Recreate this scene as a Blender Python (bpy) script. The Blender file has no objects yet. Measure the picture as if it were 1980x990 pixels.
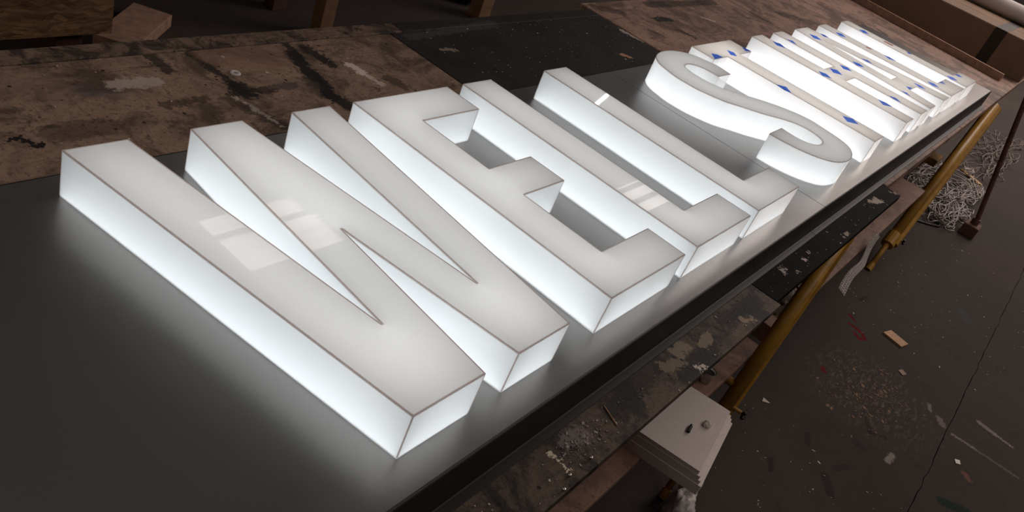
import bpy, bmesh, math, random
from mathutils import Vector, Matrix

random.seed(7)
scene = bpy.context.scene
col = scene.collection
PI = math.pi

# ------------------------------------------------------------------ camera
cam_data = bpy.data.cameras.new('camera')
cam = bpy.data.objects.new('camera', cam_data)
col.objects.link(cam)
RIGHT = Vector((0.596841, -0.730215, 0.332515))
DOWN = Vector((-0.262404, -0.569273, -0.779148))
FWD = Vector((0.758238, 0.377774, -0.531377))
m = Matrix((RIGHT, -DOWN, -FWD)).transposed().to_4x4()
m.translation = Vector((-0.599194, -0.332019, 1.649572))
cam.matrix_world = m
cam_data.sensor_width = 36.0
cam_data.lens = 36.0 * 1609.96 / 1980.0
cam_data.clip_start = 0.02
cam_data.clip_end = 60
scene.camera = cam

# ------------------------------------------------------------------ world and exposure
world = bpy.data.worlds.new('world')
scene.world = world
world.use_nodes = True
world.node_tree.nodes['Background'].inputs[0].default_value = (0.9, 0.8, 0.75, 1)
world.node_tree.nodes['Background'].inputs[1].default_value = 0.02
vs = scene.view_settings
vs.view_transform = 'Standard'
vs.look = 'None'
vs.exposure = 0.0
vs.gamma = 1.0
vs.use_curve_mapping = False

ROOF_COL = (1.0, 0.865, 0.80)      # daylight through dirty rooflights, also used by the added panes
ROOF_DULL = 2.2                   # the dull panes over the far aisle
FILL_RIGHT = 7.0                  # added unseen row that brightens the far half of the bench
FILL_AISLE = 1.9                  # added unseen row that lights the right-hand aisle
FILL_LEFT = 1.35                   # added unseen fill panes behind the camera
TUBE = 14.0
LED = 2.95                         # light boards inside the letters
LED_FILM = 3.5                    # same, letters still in their film

ZB = 0.90                         # top of the sign panel
ZT = ZB - 0.078                   # bench top
DEPTH = 0.0743                    # letter depth
ROOF = 4.40

# ------------------------------------------------------------------ node helpers
class NT:
    def __init__(s, name):
        s.mat = bpy.data.materials.new(name)
        s.mat.use_nodes = True
        s.t = s.mat.node_tree
        s.t.nodes.clear()
        s.out = s.t.nodes.new('ShaderNodeOutputMaterial')
    def n(s, kind, **kw):
        nd = s.t.nodes.new('ShaderNode' + kind)
        for k, v in kw.items(): setattr(nd, k, v)
        return nd
    def l(s, a, b): s.t.links.new(a, b)
    def set(s, inp, v):
        if hasattr(v, 'is_linked'): s.l(v, inp)
        elif isinstance(v, (tuple, list)) and len(v) == 3 and inp.type == 'RGBA': inp.default_value = (*v, 1)
        else: inp.default_value = v
    def coords(s):
        g = s.n('NewGeometry')
        return g.outputs['Position']
    def scaled(s, vec, sc, rot=0.0):
        mp = s.n('Mapping')
        mp.inputs['Scale'].default_value = sc
        mp.inputs['Rotation'].default_value = (0, 0, rot)
        s.l(vec, mp.inputs['Vector'])
        return mp.outputs[0]
    def noise(s, vec, scale, detail=4, rough=0.55, dist=0.0):
        nd = s.n('TexNoise')
        nd.inputs['Scale'].default_value = scale
        nd.inputs['Detail'].default_value = detail
        nd.inputs['Roughness'].default_value = rough
        nd.inputs['Distortion'].default_value = dist
        s.l(vec, nd.inputs['Vector'])
        return nd.outputs['Fac']
    def voro(s, vec, scale, feature='F1', out='Distance'):
        nd = s.n('TexVoronoi', feature=feature)
        nd.inputs['Scale'].default_value = scale
        s.l(vec, nd.inputs['Vector'])
        return nd.outputs[out]
    def ramp(s, v, a, b, lo=0.0, hi=1.0):
        nd = s.n('MapRange', clamp=True)
        s.l(v, nd.inputs['Value'])
        for i, x in zip(('From Min', 'From Max', 'To Min', 'To Max'), (a, b, lo, hi)): nd.inputs[i].default_value = x
        return nd.outputs[0]
    def math(s, op, a, b=None):
        nd = s.n('Math', operation=op)
        s.set(nd.inputs[0], a)
        if b is not None: s.set(nd.inputs[1], b)
        return nd.outputs[0]
    def mix(s, fac, a, b, mode='MIX'):
        nd = s.n('Mix', data_type='RGBA', blend_type=mode)
        s.set(nd.inputs[0], fac)
        s.set(nd.inputs[6], a)
        s.set(nd.inputs[7], b)
        return nd.outputs[2]
    def bump(s, h, strength=0.3, dist=0.002):
        nd = s.n('Bump')
        nd.inputs['Strength'].default_value = strength
        nd.inputs['Distance'].default_value = dist
        s.l(h, nd.inputs['Height'])
        return nd.outputs[0]
    def principled(s, color, rough=0.6, metal=0.0, bump=None, spec=0.5, **kw):
        p = s.n('BsdfPrincipled')
        s.set(p.inputs['Base Color'], color)
        s.set(p.inputs['Roughness'], rough)
        s.set(p.inputs['Metallic'], metal)
        s.set(p.inputs['Specular IOR Level'], spec)
        for k, v in kw.items(): s.set(p.inputs[k.replace('_', ' ')], v)
        if bump is not None: s.l(bump, p.inputs['Normal'])
        s.l(p.outputs[0], s.out.inputs[0])
        return s.mat
    def marks(s, pos, base, items, wob=0.012, wscale=60):
        """stains with a shape of their own: (x0,y0,x1,y1,radius,colour,strength)"""
        sep = s.n('SeparateXYZ'); s.l(pos, sep.inputs[0])
        cmb = s.n('CombineXYZ'); s.l(sep.outputs[0], cmb.inputs[0]); s.l(sep.outputs[1], cmb.inputs[1])
        p = cmb.outputs[0]
        nz = s.ramp(s.noise(pos, wscale, 3, 0.7), 0.25, 0.75, -wob, wob)
        c = base
        for (x0, y0, x1, y1, r, colr, st) in items:
            a = Vector((x0, y0, 0)); b = Vector((x1, y1, 0)); ba = b - a
            sub = s.n('VectorMath', operation='SUBTRACT'); s.l(p, sub.inputs[0]); sub.inputs[1].default_value = a
            if ba.length > 1e-6:
                dot = s.n('VectorMath', operation='DOT_PRODUCT'); s.l(sub.outputs[0], dot.inputs[0])
                dot.inputs[1].default_value = ba / ba.length_squared
                h = s.ramp(dot.outputs['Value'], 0, 1)
                scl = s.n('VectorMath', operation='SCALE'); scl.inputs[0].default_value = ba; s.l(h, scl.inputs['Scale'])
                s2 = s.n('VectorMath', operation='SUBTRACT'); s.l(sub.outputs[0], s2.inputs[0]); s.l(scl.outputs[0], s2.inputs[1])
                sub = s2
            ln = s.n('VectorMath', operation='LENGTH'); s.l(sub.outputs[0], ln.inputs[0])
            d = s.math('ADD', ln.outputs['Value'], nz)
            c = s.mix(s.ramp(d, r * 0.75, r * 1.1, st, 0.0), c, colr)
        return c

# ------------------------------------------------------------------ materials
def mat_concrete():
    k = NT('stained_concrete'); p = k.coords()
    n1 = k.noise(p, 0.9, 5, 0.6); n2 = k.noise(p, 9, 5, 0.7); n3 = k.noise(p, 70, 3, 0.7)
    c = k.mix(k.ramp(n1, 0.35, 0.65), (0.050, 0.042, 0.038), (0.070, 0.058, 0.053))
    c = k.mix(k.ramp(n2, 0.55, 0.72, 0, 0.5), c, (0.036, 0.030, 0.027))
    c = k.mix(k.ramp(n3, 0.62, 0.74, 0, 0.35), c, (0.115, 0.098, 0.088))
    # scuffed patch where the paint is rubbed away
    sc = k.noise(k.scaled(p, (22, 60, 1), 0.4), 1.0, 3, 0.8)
    sep = k.n('VectorMath', operation='DISTANCE'); k.l(p, sep.inputs[0]); sep.inputs[1].default_value = (2.5, -0.44, 0)
    near = k.ramp(sep.outputs['Value'], 0.10, 0.33, 1, 0)
    c = k.mix(k.math('MULTIPLY', near, k.ramp(sc, 0.52, 0.62, 0, 0.75)), c, (0.17, 0.130, 0.110))
    red = (0.13, 0.005, 0.008); wht = (0.34, 0.29, 0.26); drk = (0.018, 0.015, 0.013)
    k2 = [(2.988, -0.178, 2.965, -0.212, .008, red, 1), (2.915, -0.205, 2.905, -0.262, .010, red, 1), (2.905, -0.262, 2.875, -0.292, .010, red, 1),
          (2.875, -0.292, 2.84, -0.275, .009, red, 1), (2.84, -0.275, 2.868, -0.243, .009, red, 1), (2.45, -0.24, 2.43, -0.25, .012, red, .8),
          (2.830, -0.815, 2.822, -0.88, .014, wht, .55), (2.822, -0.88, 2.815, -0.95, .007, wht, .6),
          (2.615, -0.745, 2.622, -0.83, .008, wht, .5), (2.622, -0.83, 2.63, -1.0, .007, wht, .25),
          (2.66, -0.68, 2.63, -0.70, .016, wht, .4), (2.71, -0.625, 2.67, -0.64, .008, wht, .5),
          (2.225, -0.600, 2.170, -0.597, .012, wht, .7), (2.33, -0.46, 2.26, -0.50, .010, drk, .45), (2.26, -0.50, 2.29, -0.55, .010, drk, .45),
          (2.17, -0.80, 2.21, -0.88, .022, (.014, .03, .022), .8), (2.15, -0.48, 2.14, -0.50, .02, drk, .4), (2.0, -0.34, 1.95, -0.36, .012, drk, .45),
          (3.75, -0.555, 3.68, -0.60, .03, (.06, .072, .072), .6), (2.42, -0.83, 2.40, -0.85, .014, (.24, .10, .08), .6), (1.75, -0.30, 1.70, -0.32, .010, drk, .5),
          (1.86, -0.46, 1.80, -0.50, .018, drk, .5), (1.99, -0.50, 1.93, -0.47, .012, drk, .4), (3.25, -0.18, 3.18, -0.17, .010, drk, .45)]
    c = k.marks(p, c, k2, 0.009, 110)
    b = k.bump(k.math('ADD', n2, n3), 0.25, 0.002)
    return k.principled(c, k.ramp(n1, 0.3, 0.7, 0.7, 0.88), bump=b, spec=0.05)

def mat_board(name, base, dark, grain, marks_, lightspeck=0.3, sc=1.0, rot=0.0, holes=0.5, grime=0.75, spec=0.3):
    k = NT(name); p = k.coords()
    tone = k.noise(p, 2.6 * sc, 6, 0.6, 0.6); gr = k.noise(p, 6.5 * sc, 10, 0.72, 0.5)
    msk = k.ramp(k.noise(p, 4.2, 4, 0.6), 0.42, 0.62)
    st1 = k.noise(k.scaled(p, (6, 60, 7), rot + 0.06), 1.0, 6, 0.7, 0.8); st2 = k.noise(k.scaled(p, (62, 8, 7), rot + 0.3), 1.0, 6, 0.7, 0.8)
    fine = k.noise(p, 130, 4, 0.75); mid = k.noise(p, 30, 6, 0.75, 0.4)
    c = k.mix(k.ramp(tone, 0.35, 0.68), grain, base)
    c = k.mix(k.ramp(mid, 0.40, 0.62, 0, 0.5), c, tuple(min(1, x * 1.35) for x in base))
    c = k.mix(k.ramp(gr, 0.465, 0.575, 0, grime), c, dark)
    c = k.mix(k.math('MULTIPLY', msk, k.ramp(st1, 0.54, 0.64, 0, 0.7)), c, dark)
    c = k.mix(k.math('MULTIPLY', k.math('SUBTRACT', 1.0, msk), k.ramp(st2, 0.57, 0.66, 0, 0.5)), c, dark)
    c = k.mix(k.ramp(mid, 0.57, 0.65, 0, 0.7), c, tuple(x * 0.5 for x in dark))
    c = k.mix(k.ramp(fine, 0.55, 0.66, 0, 0.65), c, tuple(x * 0.45 for x in dark))
    if marks_: c = k.marks(p, c, marks_, 0.013, 70)
    hv = k.voro(p, 30); hm = k.noise(p, 7, 2)
    c = k.mix(k.math('MULTIPLY', k.ramp(hv, 0.09, 0.13, holes, 0), k.ramp(hm, 0.50, 0.56)), c, (0.006, 0.005, 0.005))
    lv = k.voro(k.scaled(p, (1.3, 1, 1), 0.7), 45)
    c = k.mix(k.math('MULTIPLY', k.ramp(lv, 0.04, 0.08, lightspeck, 0), k.ramp(k.noise(p, 6, 2), 0.53, 0.60)), c, (0.55, 0.47, 0.40))
    b = k.bump(k.math('ADD', mid, k.math('ADD', fine, st1)), 0.45, 0.002)
    return k.principled(c, 0.66, bump=b, spec=spec)

BLK = (0.016, 0.014, 0.014); WHT = (0.78, 0.67, 0.59); TAPE = (0.52, 0.44, 0.38)
brown_marks = [(0.352, 1.095, 0.354, 1.02, .016, BLK, .8), (0.44, 1.09, 0.455, 0.93, .012, BLK, .8), (0.455, 0.93, 0.456, 0.895, .022, BLK, .9),
    (0.70, 1.125, 0.69, 1.02, .013, BLK, .85), (0.68, 1.03, 0.64, 0.847, .022, BLK, .95), (0.64, 0.847, 0.653, 0.776, .020, BLK, .95), (0.735, 1.054, 0.745, 0.971, .017, BLK, .9),
    (0.27, 0.896, 0.36, 0.900, .012, BLK, .6), (0.43, 0.902, 0.58, 0.907, .013, BLK, .75), (0.20, 0.95, 0.16, 0.98, .022, (.05, .06, .08), .4),
    (0.794, 0.955, 0.799, 0.92, .013, WHT, .8), (0.799, 0.92, 0.807, 0.86, .008, WHT, .6), (0.422, 0.887, 0.436, 0.84, .005, WHT, .7), (0.436, 0.84, 0.448, 0.772, .004, WHT, .8),
    (0.405, 0.885, 0.455, 0.76, .018, BLK, .55), (0.228, 0.985, 0.30, 0.982, .020, TAPE, .75),
    (-0.02, 0.862, -0.004, 0.862, .0045, BLK, 1), (-0.004, 0.862, 0.001, 0.842, .004, BLK, 1), (0.001, 0.842, 0.012, 0.838, .004, BLK, 1), (0.012, 0.838, 0.012, 0.822, .004, BLK, 1), (0.001, 0.842, 0.004, 0.826, .004, BLK, 1), (0.004, 0.826, 0.012, 0.826, .004, BLK, 1),
    (0.50, 1.06, 0.60, 1.03, .06, (.30, .17, .115), .5), (0.05, 0.86, 0.14, 0.86, .03, BLK, .5), (0.03, 1.02, 0.1, 1.0, .05, (.29, .19, .14), .35),
    (0.55, 0.92, 0.62, 0.90, .03, (.22, .17, .15), .35), (0.85, 0.88, 0.86, 0.84, .018, BLK, .6), (0.66, 0.94, 0.63, 0.86, .03, BLK, .5)]
front_marks = [
    (0.42, -0.095, 0.60, -0.075, .026, BLK, .7), (0.62, -0.12, 0.75, -0.115, .02, BLK, .8), (0.85, -0.09, 1.0, -0.10, .02, BLK, .8),
    (0.66, -0.085, 0.69, -0.082, .015, (.30, .24, .16), .8), (0.735, -0.10, 0.77, -0.098, .012, (.30, .24, .16), .8), (0.60, -0.09, 0.645, -0.10, .012, (.28, .22, .15), .7),
    (0.30, -0.085, 0.325, -0.09, .02, (.30, .26, .25), .5), (0.255, -0.088, 0.255, -0.118, .0022, (.75, .66, .5), .9), (0.665, -0.128, 0.672, -0.128, .008, WHT, .8),
    (0.90, -0.118, 0.925, -0.122, .008, (.40, .30, .20), .8)]
black_marks = [(2.118, 0.975, 2.132, 0.895, .012, (.45, .39, .36), .9), (1.895, 0.828, 1.912, 0.806, .010, (.50, .26, .15), .9), (1.15, 0.98, 1.2, 0.97, .008, (.35, .28, .2), .7),
    (1.93, -0.085, 1.985, -0.105, .011, (.62, .54, .46), .85), (1.985, -0.088, 1.99, -0.11, .007, (.62, .54, .46), .8), (2.11, -0.10, 2.13, -0.115, .005, (.5, .42, .36), .8),
    (1.31, -0.098, 1.315, -0.10, .005, (.7, .6, .55), .95), (1.36, -0.09, 1.37, -0.094, .0025, (.7, .6, .55), .9), (1.195, -0.085, 1.21, -0.085, .005, (.6, .55, .5), .7),
    (1.1, 1.06, 1.5, 1.09, .02, (.09, .08, .075), .5), (1.23, -0.105, 1.24, -0.107, .0035, (.5, .42, .36), .9), (1.58, -0.115, 1.62, -0.115, .0035, (.5, .42, .36), .8)]
far_marks = [(2.471, 1.02, 2.56, 1.015, .022, BLK, .95), (2.30, 0.95, 2.32, 0.9, .015, BLK, .6), (2.50, 0.93, 2.52, 0.86, .012, BLK, .8), (2.86, 1.0, 2.9, 0.96, .009, (.62, .5, .4), .9),
    (4.62, 0.68, 4.58, 0.62, .022, BLK, .7), (3.7, 0.95, 3.8, 0.9, .04, BLK, .6), (2.2, 1.15, 2.3, 1.1, .03, BLK, .6), (3.2, 1.12, 2.6, 1.14, .03, BLK, .7)]

M = {}
M['concrete'] = mat_concrete()
M['brown_board'] = mat_board('worn_brown_board', (0.36, 0.245, 0.172), (0.058, 0.042, 0.034), (0.165, 0.110, 0.078), brown_marks, holes=0.9)
M['front_strip'] = mat_board('grimy_front_board', (0.15, 0.108, 0.076), (0.020, 0.017, 0.016), (0.062, 0.046, 0.037), front_marks, lightspeck=0.5, sc=1.8, holes=1.0, grime=0.95)
M['back_strip'] = mat_board('grimy_back_strip', (0.24, 0.165, 0.120), (0.030, 0.024, 0.021), (0.10, 0.070, 0.053), [], lightspeck=0.7, sc=2.0, holes=0.6, grime=0.9)
M['black_board'] = mat_board('black_painted_board', (0.021, 0.018, 0.018), (0.013, 0.011, 0.011), (0.026, 0.022, 0.021), black_marks, lightspeck=0.5, holes=0.5)
M['black_front_shaded'] = mat_board('shaded_black_front', (0.009, 0.008, 0.008), (0.006, 0.005, 0.005), (0.011, 0.010, 0.009), black_marks, lightspeck=0.6, sc=1.8, holes=0.4, spec=0.03)  # darker copy of the black paint, standing in for missing letter light
M['far_board'] = mat_board('far_brown_board', (0.42, 0.262, 0.195), (0.095, 0.062, 0.048), (0.29, 0.180, 0.135), far_marks, lightspeck=0.4, rot=0.9)
M['shelf_board'] = mat_board('shelf_board', (0.34, 0.205, 0.150), (0.16, 0.10, 0.075), (0.28, 0.165, 0.122), [], lightspeck=0.1)
M['ply'] = mat_board('plywood_edge', (0.30, 0.20, 0.13), (0.14, 0.09, 0.06), (0.22, 0.14, 0.09), [], lightspeck=0.0)

def simple(name, color, rough=0.6, metal=0.0, var=0.25, scale=14, bump=0.15, spec=0.4, **kw):
    k = NT(name); p = k.coords()
    n = k.noise(p, scale, 5, 0.6)
    c = k.mix(k.ramp(n, 0.3, 0.7), tuple(x * (1 - var) for x in color), tuple(min(1, x * (1 + var)) for x in color))
    return k.principled(c, rough, metal, bump=k.bump(k.noise(p, scale * 8, 3), bump, 0.001), spec=spec, **kw)

M['sheet'] = None
def mat_sheet():
    k = NT('satin_grey_sheet_metal'); p = k.coords()
    n = k.noise(p, 400, 2, 0.5); n2 = k.noise(p, 2.0, 3)
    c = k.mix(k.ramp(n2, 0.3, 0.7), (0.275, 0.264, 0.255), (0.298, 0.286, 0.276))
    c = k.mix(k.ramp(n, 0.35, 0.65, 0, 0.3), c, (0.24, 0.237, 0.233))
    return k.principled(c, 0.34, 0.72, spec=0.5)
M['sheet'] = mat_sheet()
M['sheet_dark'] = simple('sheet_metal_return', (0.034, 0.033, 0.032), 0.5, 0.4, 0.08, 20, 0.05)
M['pipe_yellow'] = simple('yellow_enamel_steel', (0.42, 0.215, 0.030), 0.45, 0.0, 0.25, 18, 0.2)
M['pipe_dark'] = simple('black_plastic', (0.012, 0.012, 0.012), 0.5)
M['rust'] = simple('rusty_steel', (0.13, 0.060, 0.045), 0.8, 0.0, 0.4, 30, 0.5)
M['foam'] = simple('grey_white_foam_board', (0.80, 0.715, 0.675), 0.85, 0.0, 0.07, 220, 0.5)
M['card'] = simple('brown_cardboard', (0.235, 0.145, 0.090), 0.8, 0.0, 0.10, 8, 0.1)
M['box_tape'] = simple('dark_strap', (0.030, 0.024, 0.017), 0.6, 0.0, 0.2)
M['tube_white'] = simple('white_wrapped_tube', (0.62, 0.55, 0.52), 0.7, 0.0, 0.06)
M['batten'] = simple('rough_sawn_batten', (0.42, 0.255, 0.175), 0.8, 0.0, 0.25, 30, 0.4)
M['timber'] = simple('brown_timber', (0.20, 0.105, 0.055), 0.75, 0.0, 0.25, 20, 0.3)
M['timber_dark'] = simple('dark_red_timber', (0.085, 0.042, 0.028), 0.75, 0.0, 0.3, 20, 0.3)
M['machine'] = simple('grey_painted_steel', (0.22, 0.205, 0.19), 0.4)
M['machine_dark'] = simple('dark_grey_trim', (0.045, 0.042, 0.04), 0.5)
M['rubber'] = simple('black_rubber', (0.012, 0.011, 0.011), 0.8)
M['wall'] = simple('dark_workshop_wall', (0.06, 0.052, 0.048), 0.9, 0.0, 0.25, 3)
M['roof'] = simple('corrugated_roof_liner', (0.05, 0.045, 0.042), 0.9, 0.0, 0.25, 3)
M['chip'] = simple('pale_wood_chip', (0.62, 0.54, 0.46), 0.8)
M['chip_grey'] = simple('grey_swarf', (0.34, 0.30, 0.29), 0.6)
M['offcut'] = simple('pale_wood_offcut', (0.52, 0.30, 0.17), 0.75, 0.0, 0.2, 60, 0.3)
M['white_plastic'] = simple('white_plastic', (0.62, 0.57, 0.54), 0.45, 0.0, 0.08)
M['strip_white'] = simple('white_plastic_strip', (0.42, 0.37, 0.35), 0.55, 0.0, 0.1)
M['dark_slab'] = simple('dark_joint_filler', (0.022, 0.019, 0.017), 0.9)
M['grey_cloth'] = simple('grey_crumpled_sack', (0.20, 0.165, 0.15), 0.85, 0.0, 0.3, 12, 0.4)
M['steel'] = simple('bright_steel', (0.65, 0.60, 0.56), 0.3, 1.0, 0.1)

def mat_osb():
    k = NT('oriented_strand_board'); p = k.coords()
    def layer(ax, az, th, seed):
        sep = k.n('SeparateXYZ'); k.l(p, sep.inputs[0])
        cb = k.n('CombineXYZ'); k.l(sep.outputs[0], cb.inputs[0]); k.l(sep.outputs[2], cb.inputs[1]); cb.inputs[2].default_value = seed
        nz = k.n('TexNoise'); nz.inputs['Scale'].default_value = 9; nz.inputs['Detail'].default_value = 3; k.l(cb.outputs[0], nz.inputs['Vector'])
        vm = k.n('VectorMath', operation='MULTIPLY_ADD'); k.l(nz.outputs['Color'], vm.inputs[0]); vm.inputs[1].default_value = (0.09, 0.09, 0); k.l(cb.outputs[0], vm.inputs[2]); cb = vm
        v = k.n('TexVoronoi'); v.inputs['Scale'].default_value = 1.0
        mp = k.n('Mapping'); mp.inputs['Scale'].default_value = (ax, az, 1); mp.inputs['Rotation'].default_value = (0, 0, th)
        k.l(cb.outputs[0], mp.inputs['Vector']); k.l(mp.outputs[0], v.inputs['Vector'])
        return v.outputs['Color'], v.outputs['Distance']
    c1, d1 = layer(16, 95, 0.45, 1.0); c2, d2 = layer(20, 110, -0.5, 4.0)
    s1 = k.n('SeparateColor'); k.l(c1, s1.inputs[0]); s2 = k.n('SeparateColor'); k.l(c2, s2.inputs[0])
    c = k.mix(s1.outputs[0], (0.10, 0.055, 0.024), (0.30, 0.175, 0.085))
    c = k.mix(k.ramp(s2.outputs[1], 0.45, 0.55, 0, 0.75), c, k.mix(s2.outputs[0], (0.09, 0.048, 0.022), (0.24, 0.135, 0.062)))
    c = k.mix(k.ramp(k.noise(p, 7, 4), 0.55, 0.72, 0, 0.8), c, (0.05, 0.028, 0.016))
    return k.principled(c, 0.75, bump=k.bump(s1.outputs[0], 0.4, 0.002), spec=0.3)
M['osb'] = mat_osb()

def mat_opal(name, trans, diff, mixd, rough=0.03, film=None):
    """opal acrylic: passes the light from the boards inside, with a glossy skin"""
    k = NT(name)
    tr = k.n('BsdfTranslucent'); df = k.n('BsdfDiffuse'); gl = k.n('BsdfGlossy')
    if film:
        p = k.coords()
        n = k.noise(k.scaled(p, (30, 5, 1), 0.3), 1.0, 4, 0.6)
        t = k.mix(k.ramp(n, 0.35, 0.7), trans, film)
        k.l(t, tr.inputs[0])
    else:
        tr.inputs[0].default_value = (*trans, 1)
    df.inputs[0].default_value = (*diff, 1)
    gl.inputs['Roughness'].default_value = rough
    gl.inputs[0].default_value = (1, 1, 1, 1)
    m1 = k.n('MixShader'); m1.inputs[0].default_value = mixd
    k.l(tr.outputs[0], m1.inputs[1]); k.l(df.outputs[0], m1.inputs[2])
    fr = k.n('Fresnel'); fr.inputs[0].default_value = 1.49
    geo = k.n('NewGeometry')
    inv = k.math('SUBTRACT', 1.0, geo.outputs['Backfacing'])
    m2 = k.n('MixShader'); k.l(k.math('MULTIPLY', fr.outputs[0], inv), m2.inputs[0])
    k.l(m1.outputs[0], m2.inputs[1]); k.l(gl.outputs[0], m2.inputs[2])
    k.l(m2.outputs[0], k.out.inputs[0])
    return k.mat
M['opal_face'] = mat_opal('opal_acrylic_face', (0.60, 0.585, 0.57), (0.75, 0.74, 0.73), 0.45, 0.02)
M['opal_side'] = mat_opal('opal_acrylic_side', (0.80, 0.825, 0.84), (0.85, 0.86, 0.87), 0.27, 0.06)
M['opal_side_bright'] = mat_opal('opal_acrylic_side_thin', (0.93, 0.94, 0.945), (0.85, 0.86, 0.87), 0.24, 0.06)
M['film_face'] = mat_opal('film_covered_face', (0.76, 0.705, 0.65), (0.66, 0.61, 0.56), 0.44, 0.12, film=(0.66, 0.605, 0.545))
M['seam'] = mat_opal('glued_edge', (0.80, 0.70, 0.66), (0.60, 0.52, 0.49), 0.35, 0.15)
M['blue_print'] = mat_opal('blue_film_print', (0.11, 0.27, 1.0), (0.05, 0.12, 0.75), 0.15, 0.2)
M['pink_print'] = mat_opal('pink_film_print', (0.75, 0.45, 0.42), (0.75, 0.55, 0.5), 0.40, 0.2)

def emit(name, color, strength, var=None):
    k = NT(name); e = k.n('Emission')
    e.inputs['Strength'].default_value = strength
    if var:
        p = k.coords()
        n = k.noise(k.scaled(p, var), 1.0, 3, 0.6)
        c = k.mix(k.ramp(n, 0.35, 0.65), tuple(x * 0.6 for x in color), color)
        k.l(c, e.inputs[0])
    else: e.inputs[0].default_value = (*color, 1)
    k.l(e.outputs[0], k.out.inputs[0])
    return k.mat
M['led'] = emit('led_board', (0.955, 0.985, 1.0), LED)
M['led_film'] = emit('led_board_bright', (0.985, 0.985, 1.0), LED_FILM)
M['roof_dull'] = emit('dirty_rooflight', ROOF_COL, ROOF_DULL, (1.2, 26, 1))
M['fill_right'] = emit('added_light_right', ROOF_COL, FILL_RIGHT)
M['fill_aisle'] = emit('added_light_aisle', ROOF_COL, FILL_AISLE)
M['fill_left'] = emit('added_light_left', ROOF_COL, FILL_LEFT)
M['tube_glow'] = emit('fluorescent_glow', (1.0, 0.97, 0.92), TUBE)

def mat_wrap():
    k = NT('clear_bubble_wrap')
    t = k.n('BsdfTransparent'); g = k.n('BsdfPrincipled')
    g.inputs['Base Color'].default_value = (0.75, 0.70, 0.67, 1); g.inputs['Roughness'].default_value = 0.12
    mx = k.n('MixShader'); mx.inputs[0].default_value = 0.62
    k.l(t.outputs[0], mx.inputs[1]); k.l(g.outputs[0], mx.inputs[2]); k.l(mx.outputs[0], k.out.inputs[0])
    return k.mat
M['wrap'] = mat_wrap()

# ------------------------------------------------------------------ mesh helpers
def link(name, me, mat, parent=None, smooth=False):
    if mat is not None: me.materials.append(mat)
    if smooth:
        for f in me.polygons: f.use_smooth = True
    o = bpy.data.objects.new(name, me)
    col.objects.link(o)
    if parent is not None: o.parent = parent
    return o
def obj(name, bm, mat, parent=None, smooth=False):
    bmesh.ops.recalc_face_normals(bm, faces=bm.faces)
    me = bpy.data.meshes.new(name); bm.to_mesh(me); bm.free()
    return link(name, me, mat, parent, smooth)
def pydata(name, v, f, mat, parent=None, smooth=False):
    me = bpy.data.meshes.new(name); me.from_pydata([tuple(x) for x in v], [], f); me.update()
    return link(name, me, mat, parent, smooth)
def thing(name, label, cat, loc=(0, 0, 0), group=None):
    """an Empty at the thing's base; parts are built in its own coordinates"""
    o = bpy.data.objects.new(name, None); col.objects.link(o)
    o.location = loc; o.empty_display_size = 0.05
    o['label'] = label; o['category'] = cat
    if group: o['group'] = group
    return o
def tag(o, label, cat, group=None, kind=None):
    o['label'] = label; o['category'] = cat
    if group: o['group'] = group
    if kind: o['kind'] = kind
    return o
def struct(o): o['kind'] = 'structure'; return o

def add_box(bm, x0, x1, y0, y1, z0, z1, bev=0.0, mtx=None):
    r = bmesh.ops.create_cube(bm, size=1.0)
    vs_ = r['verts']
    for v in vs_:
        v.co = Vector(((x0 + x1) / 2 + v.co.x * (x1 - x0), (y0 + y1) / 2 + v.co.y * (y1 - y0), (z0 + z1) / 2 + v.co.z * (z1 - z0)))
    if bev:
        es = list({e for v in vs_ for e in v.link_edges})
        rb = bmesh.ops.bevel(bm, geom=es, offset=bev, segments=2, affect='EDGES', profile=0.5)
        vs_ = list({v for f in rb['faces'] for v in f.verts} | {v for v in vs_ if v.is_valid})
    if mtx is not None:
        seen = set()
        for v in vs_:
            if v.is_valid and v not in seen: v.co = mtx @ v.co; seen.add(v)
    return bm
def box(x0, x1, y0, y1, z0, z1, bev=0.0, mtx=None):
    return add_box(bmesh.new(), x0, x1, y0, y1, z0, z1, bev, mtx)
def frame_of(d):
    d = d.normalized()
    u = d.cross(Vector((0, 0, 1)))
    if u.length < 1e-4: u = Vector((1, 0, 0))
    u.normalize(); w = u.cross(d).normalized()
    return u, w
def add_tube(bm, pts, r, n=12, cap=True, r1=None, flat=1.0):
    pts = [Vector(p) for p in pts]
    rings = []
    for i, p in enumerate(pts):
        d = pts[min(i + 1, len(pts) - 1)] - pts[max(i - 1, 0)]
        u, w = frame_of(d)
        rr = r if r1 is None else r + (r1 - r) * i / (len(pts) - 1)
        rings.append([bm.verts.new(p + (u * math.cos(2 * PI * k / n) + w * math.sin(2 * PI * k / n) * flat) * rr) for k in range(n)])
    for a, b in zip(rings, rings[1:]):
        for k in range(n): bm.faces.new((a[k], a[(k + 1) % n], b[(k + 1) % n], b[k]))
    if cap:
        bm.faces.new(rings[0][::-1]); bm.faces.new(rings[-1])
    return bm
def tube(pts, r, n=12, cap=True, r1=None, flat=1.0): return add_tube(bmesh.new(), pts, r, n, cap, r1, flat)
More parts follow.
